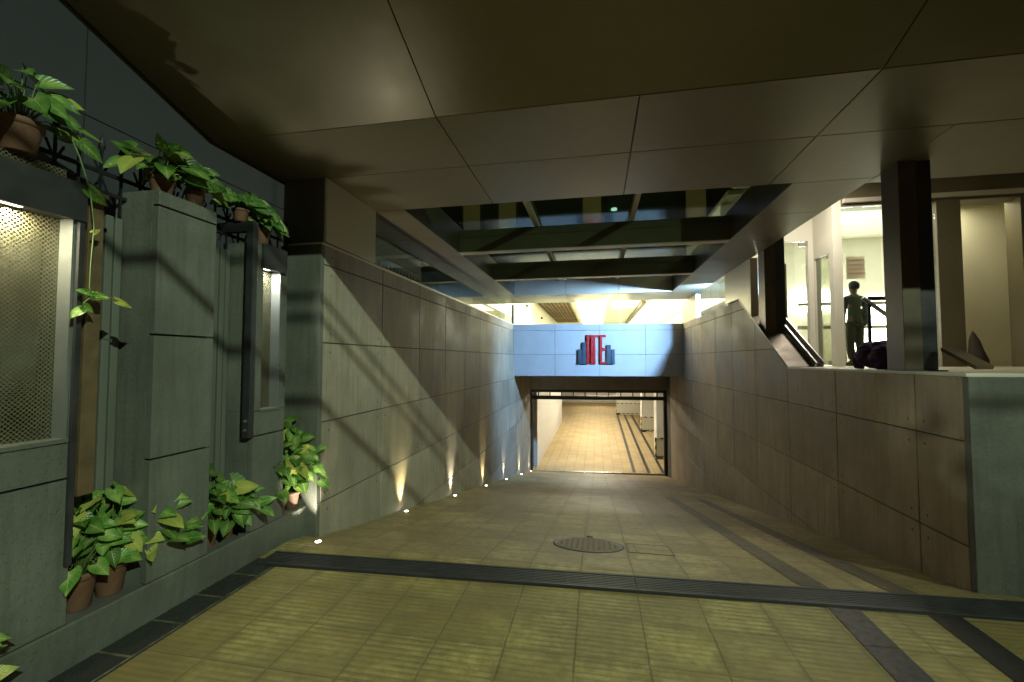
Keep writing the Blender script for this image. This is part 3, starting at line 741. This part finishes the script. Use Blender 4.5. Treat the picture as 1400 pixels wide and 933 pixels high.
# iron fence on top of the wall
fc = thing('spiked_iron_fence', 'black wrought iron fence with spear tips on top of the boundary wall', 'fence', (-2.92, 2, 2.5))
m = MB()
for z in (2.60, 2.72): m.box(-2.93, -2.915, .6, 10.5, z, z + .022)
m.build('rail', 'iron', fc)
y = 0.7; i = 0
while y < 10.4:
    m = MB(); m.box(-2.928, -2.916, y, y + .012, 2.49, 2.86)
    m.lathe([(.006, 0), (.020, .03), (.013, .05), (.0005, .12)], 6, (-2.922, y + .006, 2.855))
    if i % 2 == 0: m.tube([(-2.94, y - .05, 2.55), (-2.94, y + .06, 2.80)], .007, 5); m.tube([(-2.905, y + .06, 2.55), (-2.905, y - .05, 2.80)], .007, 5)
    m.build('picket', 'iron', fc); y += .115; i += 1
# neighbour
nb = thing('neighbour_building', 'plain pale blue-grey neighbouring building rising behind the boundary wall', 'building', (-5, 5, 0))
m = MB()
for a, b in zip([-6, -1.5, 1.0, 3.4, 6.3, 9.2, 12], [-1.5, 1.0, 3.4, 6.3, 9.2, 12]):
    for c, d in ((0, 4.05), (4.05, 5.4), (5.4, 9)): m.box(-5.3, -5.0, a + .008, b - .008, c + .006, d - .006)
m.build('facade', m_plain('pale_render', (.038, .046, .054), .8, 0, .1, 1.2), nb)
box('facade_core', 'joint', (-5.4, -5.02, -6, 12, 0, 9), nb)
m = MB(); m.tube([(-4.9, 6.2, 3.0), (-4.9, 6.2, 6.0)], .035); m.build('drain_pipe', 'iron', nb)

# ------------------------------------------------------------------ in-ground uplights
for i, (y, lab) in enumerate(zip((3.55, 5.51, 7.56, 9.8, 12.1, 14.6, 16.8),
    ('lit floor uplight at the corner by the drain end, beside the potted plants', 'second floor uplight, first one on the ramp below the drain',
     'third floor uplight down the ramp wall', 'fourth floor uplight, middle of the row', 'fifth floor uplight, level with the front of the blue beam',
     'sixth floor uplight, last but one before the gate', 'last floor uplight in the row, right beside the gate jamb'))):
    x = -2.42 if i == 0 else XL + .085
    u = thing('floor_uplight', lab, 'lamp', (x, y, rz_(y) + .002), 'floor uplights along the ramp wall', True)
    MB().lathe([(.040, 0), (.040, .006), (.033, .009), (.027, .006)], 24).build('rim', 'alum', u, True)
    MB().lathe([(.026, .002), (.026, .006), (.015, .007)], 20).build('lens', 'lens', u)
    if i == 0: light('uplight_beam', 'SPOT', (-2.53, 3.60, .03), 95, (1, .93, .72), (-2.60, 3.70, 1.5), .02, 76, 1.0); continue
    light('uplight_beam', 'SPOT', (x, y, rz_(y) + .03), (120, 95, 135, 110, 80, 100, 90)[i], (1, .84, .42) if i % 2 else (1, .93, .72), (XL - .02 + (0.0 if i else .0), y + (0 if i else .05), rz_(y) + .75), .03, 54, 1.0)

# ------------------------------------------------------------------ plants
def leaf(m, uvl, base, direction, normal, L, W, droop, rnd):
    d = Vector(direction).normalized(); n = Vector(normal); n = (n - d * n.dot(d)).normalized(); s_ = d.cross(n)
    tl_ = m.bm.loops.layers.uv.get('Tone') or m.bm.loops.layers.uv.new('Tone'); uvl = m.bm.loops.layers.uv['UVMap']; tone = (rnd.random(), rnd.random())
    prof = [(0, .62), (.07, .88), (.18, 1.0), (.34, .95), (.52, .76), (.70, .50), (.86, .23), (1.0, .0)]
    rows = []; us = (-1, -.55, 0, .55, 1); wav = rnd.uniform(0, 6)
    for t, w_ in prof:
        row = []
        for u in us:
            back = .26 * abs(u) ** 1.2 * max(0, 1 - t * 2.4) ** 1.2
            x = (t - back) * L
            zf = -.10 * L * (1 - abs(u)) * (1 if t < .95 else .3) + droop * -L * t * t * .55 + .025 * L * math.sin(5 * t + wav + u * 2)
            p = Vector(base) + d * x + s_ * (u * w_ * W * .5) + n * zf + n * (-.06 * L * abs(u))
            row.append((m.bm.verts.new(p), (u * .5 + .5, t)))
        rows.append(row)
    for a, b in zip(rows, rows[1:]):
        for k in range(4):
            q = (a[k], a[k + 1], b[k + 1], b[k])
            try: f = m.bm.faces.new([v[0] for v in q])
            except ValueError: continue
            for lp, v in zip(f.loops, q): lp[uvl].uv = v[1]; lp[tl_].uv = tone
            f.smooth = True

def pot_mesh(r, h):
    p = MB(); p.lathe([(r * .66, 0), (r * .70, .004), (r * .93, h * .80), (r * .94, h * .81), (r * 1.03, h * .815), (r * 1.05, h * .99), (r * 1.02, h), (r * .93, h), (r * .90, h * .86), (.001, h * .86)], 28)
    return p
def plant(loc, label, r=.075, h=.14, n=22, spread=(.2, .2), height=.3, L=.13, seed=1, face=(.55, -.75, .55), lean=(0, 0), mat='leaf', cat='plant', tiltpot=0.0, xmin=-.10, group='potted arrowhead plants'):
    rnd = random.Random(seed)
    T = thing('potted_plant', label, cat, loc, group, True); T.rotation_euler = (tiltpot, 0, rnd.uniform(-.2, .2) * 0)
    pot_mesh(r, h).build('pot', 'pot', T, True)
    m = MB(); m.lathe([(r * .905, h * .87), (r * .5, h * .90), (.001, h * .91)], 20); m.build('soil', 'soil', T)
    m = MB(); uvl = m.bm.loops.layers.uv.new('UVMap'); st = MB(); F = Vector(face); n = int(n * (1.6 if group == 'potted arrowhead plants' else 1.3)); L *= .98; spread = (spread[0] * 1.15, spread[1] * 1.2)
    for i in range(n):
        a = i * 2.399 + rnd.uniform(-.4, .4); q = ((i + .5) / n) ** .55
        rr = q * rnd.uniform(.7, 1.08); zt = h + .02 + height * (1 - q ** 2.6 * .95) * rnd.uniform(.45, 1.05)
        tx = lean[0] * q + math.cos(a) * rr * spread[0]
        tip = Vector((max(tx, xmin + rnd.uniform(0, .04)), lean[1] * q + math.sin(a) * rr * spread[1], zt))
        b0 = Vector((math.cos(a) * r * .25, math.sin(a) * r * .25, h * .88))
        mid = b0.lerp(tip, .55) + Vector((0, 0, .05))
        st.tube([b0, b0.lerp(mid, .6) + Vector((0, 0, .01)), mid, tip], [.0035, .003, .0026, .002], 5)
        out = Vector((math.cos(a) * .8 + .25, math.sin(a), rnd.uniform(-1.0, .25)))
        nn = F * 1.2 + Vector((math.cos(a) * .5, math.sin(a) * .3, .3)) + Vector((rnd.uniform(-.5, .5), rnd.uniform(-.5, .5), rnd.uniform(-.3, .5)))
        l = L * rnd.uniform(.68, 1.2)
        leaf(m, uvl, tip, out, nn, l, l * rnd.uniform(.66, .86), rnd.uniform(.1, .8), rnd)
    m.build('foliage', mat, T); st.build('stems', 'stem', T, True)
    return T
LZ = .244
plant((-2.80, 1.965, LZ), 'potted arrowhead plant on the ledge, in the pot nearest the near pillar', .085, .20, 24, (.13, .15), .34, .125, 3)
plant((-2.80, 2.13, LZ), 'potted arrowhead plant on the ledge, wide pot before the fluted bay', .085, .19, 28, (.13, .20), .40, .13, 7)
plant((-2.775, 2.345 - .06, LZ), 'potted arrowhead plant whose pale leaves spill in front of the middle pillar', .055, .15, 26, (.12, .16), .36, .12, 11, lean=(.05, .09))
plant((-2.80, 2.775, LZ), 'potted arrowhead plant on the ledge below the steel bracket', .08, .18, 32, (.15, .22), .36, .135, 15, lean=(.05, .06))
plant((-2.80, 2.95, LZ), 'potted arrowhead plant with drooping leaves, right of the one below the steel bracket', .06, .14, 20, (.14, .17), .28, .13, 19, lean=(.09, .05))
plant((-2.765, 3.46, LZ), 'bushy potted plant lit by the corner uplight, in the left small pot', .075, .18, 32, (.15, .18), .42, .14, 23)
plant((-2.75, 3.62, LZ), 'bushy potted plant lit by the corner uplight, in the right small pot', .07, .16, 38, (.17, .16), .60, .14, 29, lean=(.06, .02))
plant((-2.60, 1.30, .004), 'arrowhead plant at the lower left corner of the frame, only leaf tips showing', .08, .20, 34, (.09, .15), .62, .13, 31, xmin=-.05)
# top row
plant((-2.80, 1.63, 2.62), 'large potted arrowhead plant on top of the near pillar, its vine hanging down', .09, .16, 22, (.15, .20), .26, .13, 37, face=(.6, -.7, -.1), mat='leaf_dark', group='potted plants on top of the wall')
plant((-2.80, 2.36, 2.666), 'potted plant on the middle pillar top, left of the two', .075, .13, 26, (.16, .17), .20, .13, 41, face=(.6, -.8, -.1), mat='leaf', group='potted plants on top of the wall')
plant((-2.77, 2.57, 2.666), 'smaller potted plant on the middle pillar top, right of the two', .06, .11, 20, (.13, .15), .18, .12, 43, face=(.6, -.8, -.1), mat='leaf', group='potted plants on top of the wall')
plant((-2.79, 3.0, 2.70), 'dark leafy potted plant resting on the steel bracket arm', .06, .10, 20, (.13, .14), .14, .11, 47, face=(.6, -.8, -.1), mat='leaf_dark', group='potted plants on top of the wall')
plant((-2.78, 3.22, 2.552), 'potted plant on the pillar top above the slim light niche', .065, .16, 22, (.13, .16), .16, .12, 53, face=(.6, -.8, -.1), mat='leaf_dark', group='potted plants on top of the wall')
# hanging vine
vn = thing('hanging_vine', 'thin vine hanging in front of the near light niche with bright leaves at its end', 'vine', (-2.66, 1.8, 2.6))
pts = [(-2.72, 1.70, 2.80), (-2.68, 1.76, 2.78), (-2.65, 1.79, 2.66), (-2.63, 1.83, 2.50), (-2.60, 1.835, 2.30), (-2.605, 1.83, 2.10), (-2.60, 1.825, 1.98), (-2.585, 1.83, 1.93)]
m = MB(); m.tube(pts, [.004] * 4 + [.0028] * 4, 6); m.tube([pts[-1], (-2.59, 1.80, 1.90), (-2.60, 1.79, 1.86)], .002, 5); m.tube([pts[-1], (-2.56, 1.87, 1.92), (-2.54, 1.92, 1.92)], .002, 5); m.build('stem', 'stem', vn, True)
m = MB(); uvl = m.bm.loops.layers.uv.new('UVMap'); rnd = random.Random(5)
for p, d, n, l in [((-2.66, 1.77, 2.82), (.2, .8, -.1), (.6, -.4, .7), .12), ((-2.64, 1.80, 2.74), (.3, .8, -.7), (.7, -.5, .3), .11), ((-2.63, 1.83, 2.50), (.1, .9, -.5), (.8, -.5, .3), .11),
                   ((-2.60, 1.83, 2.27), (.2, .5, .5), (.8, -.6, .3), .04), ((-2.585, 1.82, 1.95), (.1, -.9, .15), (.7, -.3, .6), .07), ((-2.58, 1.83, 1.94), (.1, .9, .1), (.7, -.3, .6), .09),
                   ((-2.54, 1.92, 1.92), (.2, .9, -.3), (.7, -.4, .6), .08), ((-2.60, 1.79, 1.86), (.1, -.6, -.5), (.7, -.6, .3), .07), ((-2.595, 1.80, 1.88), (.1, .8, -.6), (.7, -.6, .3), .06)]:
    leaf(m, uvl, p, d, n, l, l * .7, .3, rnd)
m.build('leaves', 'leaf', vn)

# ------------------------------------------------------------------ things on the terrace edge
def blob(name, pts, mat, parent, sub=2):
    me = bpy.data.meshes.new(name); vs = [p[:3] for p in pts]; ed = [(i, i + 1) for i in range(len(pts) - 1)]
    me.from_pydata(vs, ed, []); o = bpy.data.objects.new(name, me); COL.objects.link(o)
    me.skin_vertices.new(name='s') if hasattr(me.skin_vertices, 'new') else None
    md = o.modifiers.new('skin', 'SKIN')
    for i, p in enumerate(pts): me.skin_vertices[0].data[i].radius = (p[3], p[3])
    me.skin_vertices[0].data[0].use_root = True
    s = o.modifiers.new('sub', 'SUBSURF'); s.levels = sub; s.render_levels = sub
    me.materials.append(mats[mat]); md.use_smooth_shade = True
    if parent: o.parent = parent
    return o
pb = thing('cloth_bundle', 'purple cloth bundle lying on the parapet top beside the front steel column', 'bag', (2.85, 5.0, 1.50), local=True)
m = MB(); rnd = random.Random(4)
for c, r, sq in (((0, -.05, .12), .17, .8), ((-.02, .17, .15), .15, .9), ((.02, .05, .2), .12, .8)):
    t = bmesh.new(); bmesh.ops.create_icosphere(t, subdivisions=4, radius=r)
    for v in t.verts:
        k = 1 + .09 * math.sin(v.co.x * 55 + 2 * v.co.z * 30) * math.cos(v.co.y * 40 + v.co.z * 22) + .05 * math.sin(v.co.z * 90 + v.co.y * 60)
        v.co = Vector((v.co.x * k, v.co.y * k * 1.1, max(v.co.z * k * sq, -c[2] + .003))) + Vector((c[0], c[1], c[2]))
    m.merge(t)
m.build('bundle', 'purple', pb, True)
m = MB(); m.tube([(-.02, .30, .19), (-.04, .40, .17), (-.04, .47, .10), (-.03, .46, .03), (-.02, .38, .02)], [.03, .035, .04, .035, .02], 10); m.build('loop', 'purple', pb, True)
sk = thing('dark_sack', 'dark slumped sack leaning on the pier edge in the cream opening', 'bag', (6.72, 9.45, TZ), local=True)
m = MB(); m.lathe([(.19, 0), (.20, .12), (.17, .30), (.10, .48), (.05, .60), (.005, .66)], 16)
for v in m.bm.verts: v.co.x = v.co.x * (.72 + .10 * math.sin(v.co.z * 17)) + .12 - v.co.z * .12; v.co.y *= .6
m.build('sack', 'dark_cloth', sk, True)
pk = thing('timber_plank', 'flat brown board tilted on the parapet just beyond the front steel column', 'plank', (2.95, 4.2, 1.5), local=True)
m = MB(); m.box(-.06, .06, -.19, .19, 0, .03, bev=.003, rot=Euler((R(24), 0, 0)).to_matrix()); 
for v in m.bm.verts: v.co.z += .10
m.build('board', 'timber', pk)
hr = thing('stair_handrail', 'sloping bright metal handrail with dark end post on the terrace behind the bundle', 'railing', (4.3, 7.6, TZ))
m = MB(); m.tube([(4.08, 7.7, 2.56), (4.62, 7.7, 2.10)], .035, 8); m.build('rail', 'alum', hr, True)
m = MB(); m.box(4.18, 4.5, 7.72, 7.76, 2.52, 2.58); m.build('top_plate', 'iron', hr)
m = MB(); m.box(4.14, 4.18, 7.68, 7.72, TZ, 2.47); m.build('post', 'iron', hr)
m = MB(); m.box(4.60, 4.64, 7.68, 7.72, TZ, 2.08); m.build('post', 'iron', hr)

# ------------------------------------------------------------------ the person behind the glass
def skinned(name, verts, edges, mat, parent, sub=2, root=0):
    me = bpy.data.meshes.new(name); me.from_pydata([v[:3] for v in verts], edges, [])
    o = bpy.data.objects.new(name, me); COL.objects.link(o); o.parent = parent
    md = o.modifiers.new('skin', 'SKIN'); md.use_smooth_shade = True
    for i, v in enumerate(verts): me.skin_vertices[0].data[i].radius = (v[3], v[4] if len(v) > 4 else v[3])
    me.skin_vertices[0].data[root].use_root = True
    s = o.modifiers.new('sub', 'SUBSURF'); s.levels = sub; s.render_levels = sub
    me.materials.append(mats[mat]); return o
pe = thing('person', 'standing person in a grey-green shirt seen from behind through the glass, holding dark papers', 'person', (5.32, 10.35, TZ), local=True, rz=R(15))
V = [(0, 0, .93, .125, .095), (0, .0, 1.10, .12, .09), (0, 0, 1.30, .145, .10), (0, .0, 1.43, .11, .075), (0, .0, 1.50, .05, .052), (0, .01, 1.57, .068, .075), (0, .01, 1.66, .078, .09), (0, .0, 1.72, .05, .06),
     (-.18, 0, 1.42, .052), (-.23, -.0, 1.15, .042), (-.22, .06, .92, .032), (-.22, .08, .84, .034),
     (.18, 0, 1.42, .052), (.25, -.02, 1.17, .042), (.26, .16, 1.03, .032), (.25, .24, 1.02, .032),
     (-.09, 0, .86, .085), (-.10, .01, .48, .058), (-.10, -.02, .10, .04), (-.10, .10, .045, .035),
     (.09, 0, .86, .085), (.11, .02, .48, .058), (.12, -.02, .10, .04), (.13, .10, .045, .035)]
Ed = [(0, 1), (1, 2), (2, 3), (3, 4), (4, 5), (5, 6), (6, 7), (3, 8), (8, 9), (9, 10), (10, 11), (3, 12), (12, 13), (13, 14), (14, 15), (0, 16), (16, 17), (17, 18), (18, 19), (0, 20), (20, 21), (21, 22), (22, 23)]
skinned('body', V, Ed, 'skin', pe)
shirt = [(0, 0, .86, .16, .125), (0, 0, .95, .155, .12), (0, 0, 1.10, .135, .105), (0, 0, 1.30, .16, .115), (0, 0, 1.42, .12, .085), (-.19, 0, 1.41, .066), (-.235, 0, 1.15, .058), (-.225, .045, .97, .048), (.19, 0, 1.41, .066), (.255, -.02, 1.17, .058), (.26, .10, 1.08, .048)]
shirt_edges = [(0, 1), (1, 2), (2, 3), (3, 4), (4, 5), (5, 6), (6, 7), (4, 8), (8, 9), (9, 10)]
skinned('shirt', shirt, shirt_edges, 'shirt', pe)
tr = [(0, 0, .93, .13, .105), (-.09, 0, .84, .10), (-.10, .01, .48, .078), (-.10, -.01, .12, .066), (.09, 0, .84, .10), (.11, .02, .48, .078), (.12, -.01, .12, .066)]
skinned('trousers', tr, [(0, 1), (1, 2), (2, 3), (0, 4), (4, 5), (5, 6)], 'trousers', pe)
m = MB(); t = bmesh.new(); bmesh.ops.create_uvsphere(t, u_segments=16, v_segments=10, radius=.098)
for v in t.verts: v.co = Vector((v.co.x * .95, v.co.y * 1.08 - .012, v.co.z * 1.0 + 1.665 + (.02 if v.co.z > 0 else .0)))
bmesh.ops.delete(t, geom=[v for v in t.verts if v.co.y > .045 and v.co.z < 1.70 or v.co.z < 1.60], context='VERTS'); m.merge(t); m.build('hair', 'hair', pe, True)
for s in (-1, 1):
    m = MB(); m.box(s * .11 - .045, s * .11 + .045, -.07, .19, .0, .07, bev=.02); m.build('shoe', 'hair', pe, True)
pf = thing('dark_folder', 'dark folder tucked in the arm of the person behind the glass', 'folder', (5.56, 10.5, TZ + .85), local=True, rz=R(20))
m = MB(); m.box(-.13, .13, -.02, .02, .0, .36, bev=.004, rot=Euler((0, R(-14), 0)).to_matrix()); m.build('cover', 'iron', pf)

# leafy branch hanging in the street behind the camera; its leaves break up the light on the near end of the parapet
tb = thing('leafy_branch', 'leafy branch hanging over the driveway behind the viewpoint', 'branch', (-2.9, -1.4, 3.4))
m = MB(); m.tube([(-3.6, -1.7, 3.4), (-3.0, -1.5, 3.1), (-2.5, -1.3, 2.8), (-2.3, -1.2, 2.5)], [.03, .02, .010, .003], 6); m.build('twig', 'timber', tb)
m = MB(); uvl = m.bm.loops.layers.uv.new('UVMap'); rnd = random.Random(12)
for k in range(34):
    p = (-2.30 + rnd.uniform(-.10, .13), -1.20 + rnd.uniform(-.12, .12), 2.56 + rnd.uniform(-.16, .10))
    leaf(m, uvl, p, (rnd.uniform(-1, 1), rnd.uniform(-1, 1), rnd.uniform(-1, .3)), (rnd.uniform(-1, 1), -1, rnd.uniform(-.3, .6)), .05, .036, .3, rnd)
m.build('leaves', 'leaf_dark', tb)
light('far_street_light', 'SPOT', (-4.4, -3.4, 3.2), 900, (.82, 1.0, .76), (2.62, 3.80, 1.15), .03, 8.0, 1.0)
# overhead cables behind the camera, whose shadows cross the walls
for z, sag, r, lab in ((5.68, .06, .012, 'upper overhead cable above the driveway'), (5.585, .05, .012, 'second overhead cable just under the upper one'), (5.30, .1, .015, 'lowest overhead cable above the driveway')):
    m = MB(); m.tube([(x, -2.0 + .01 * x, z - sag * math.cos(x / 12 * math.pi / 2)) for x in range(-12, 13, 2)], r, 8)
    tag(m.build('overhead_cable', 'iron', None, True), lab, 'cable', 'overhead cables')
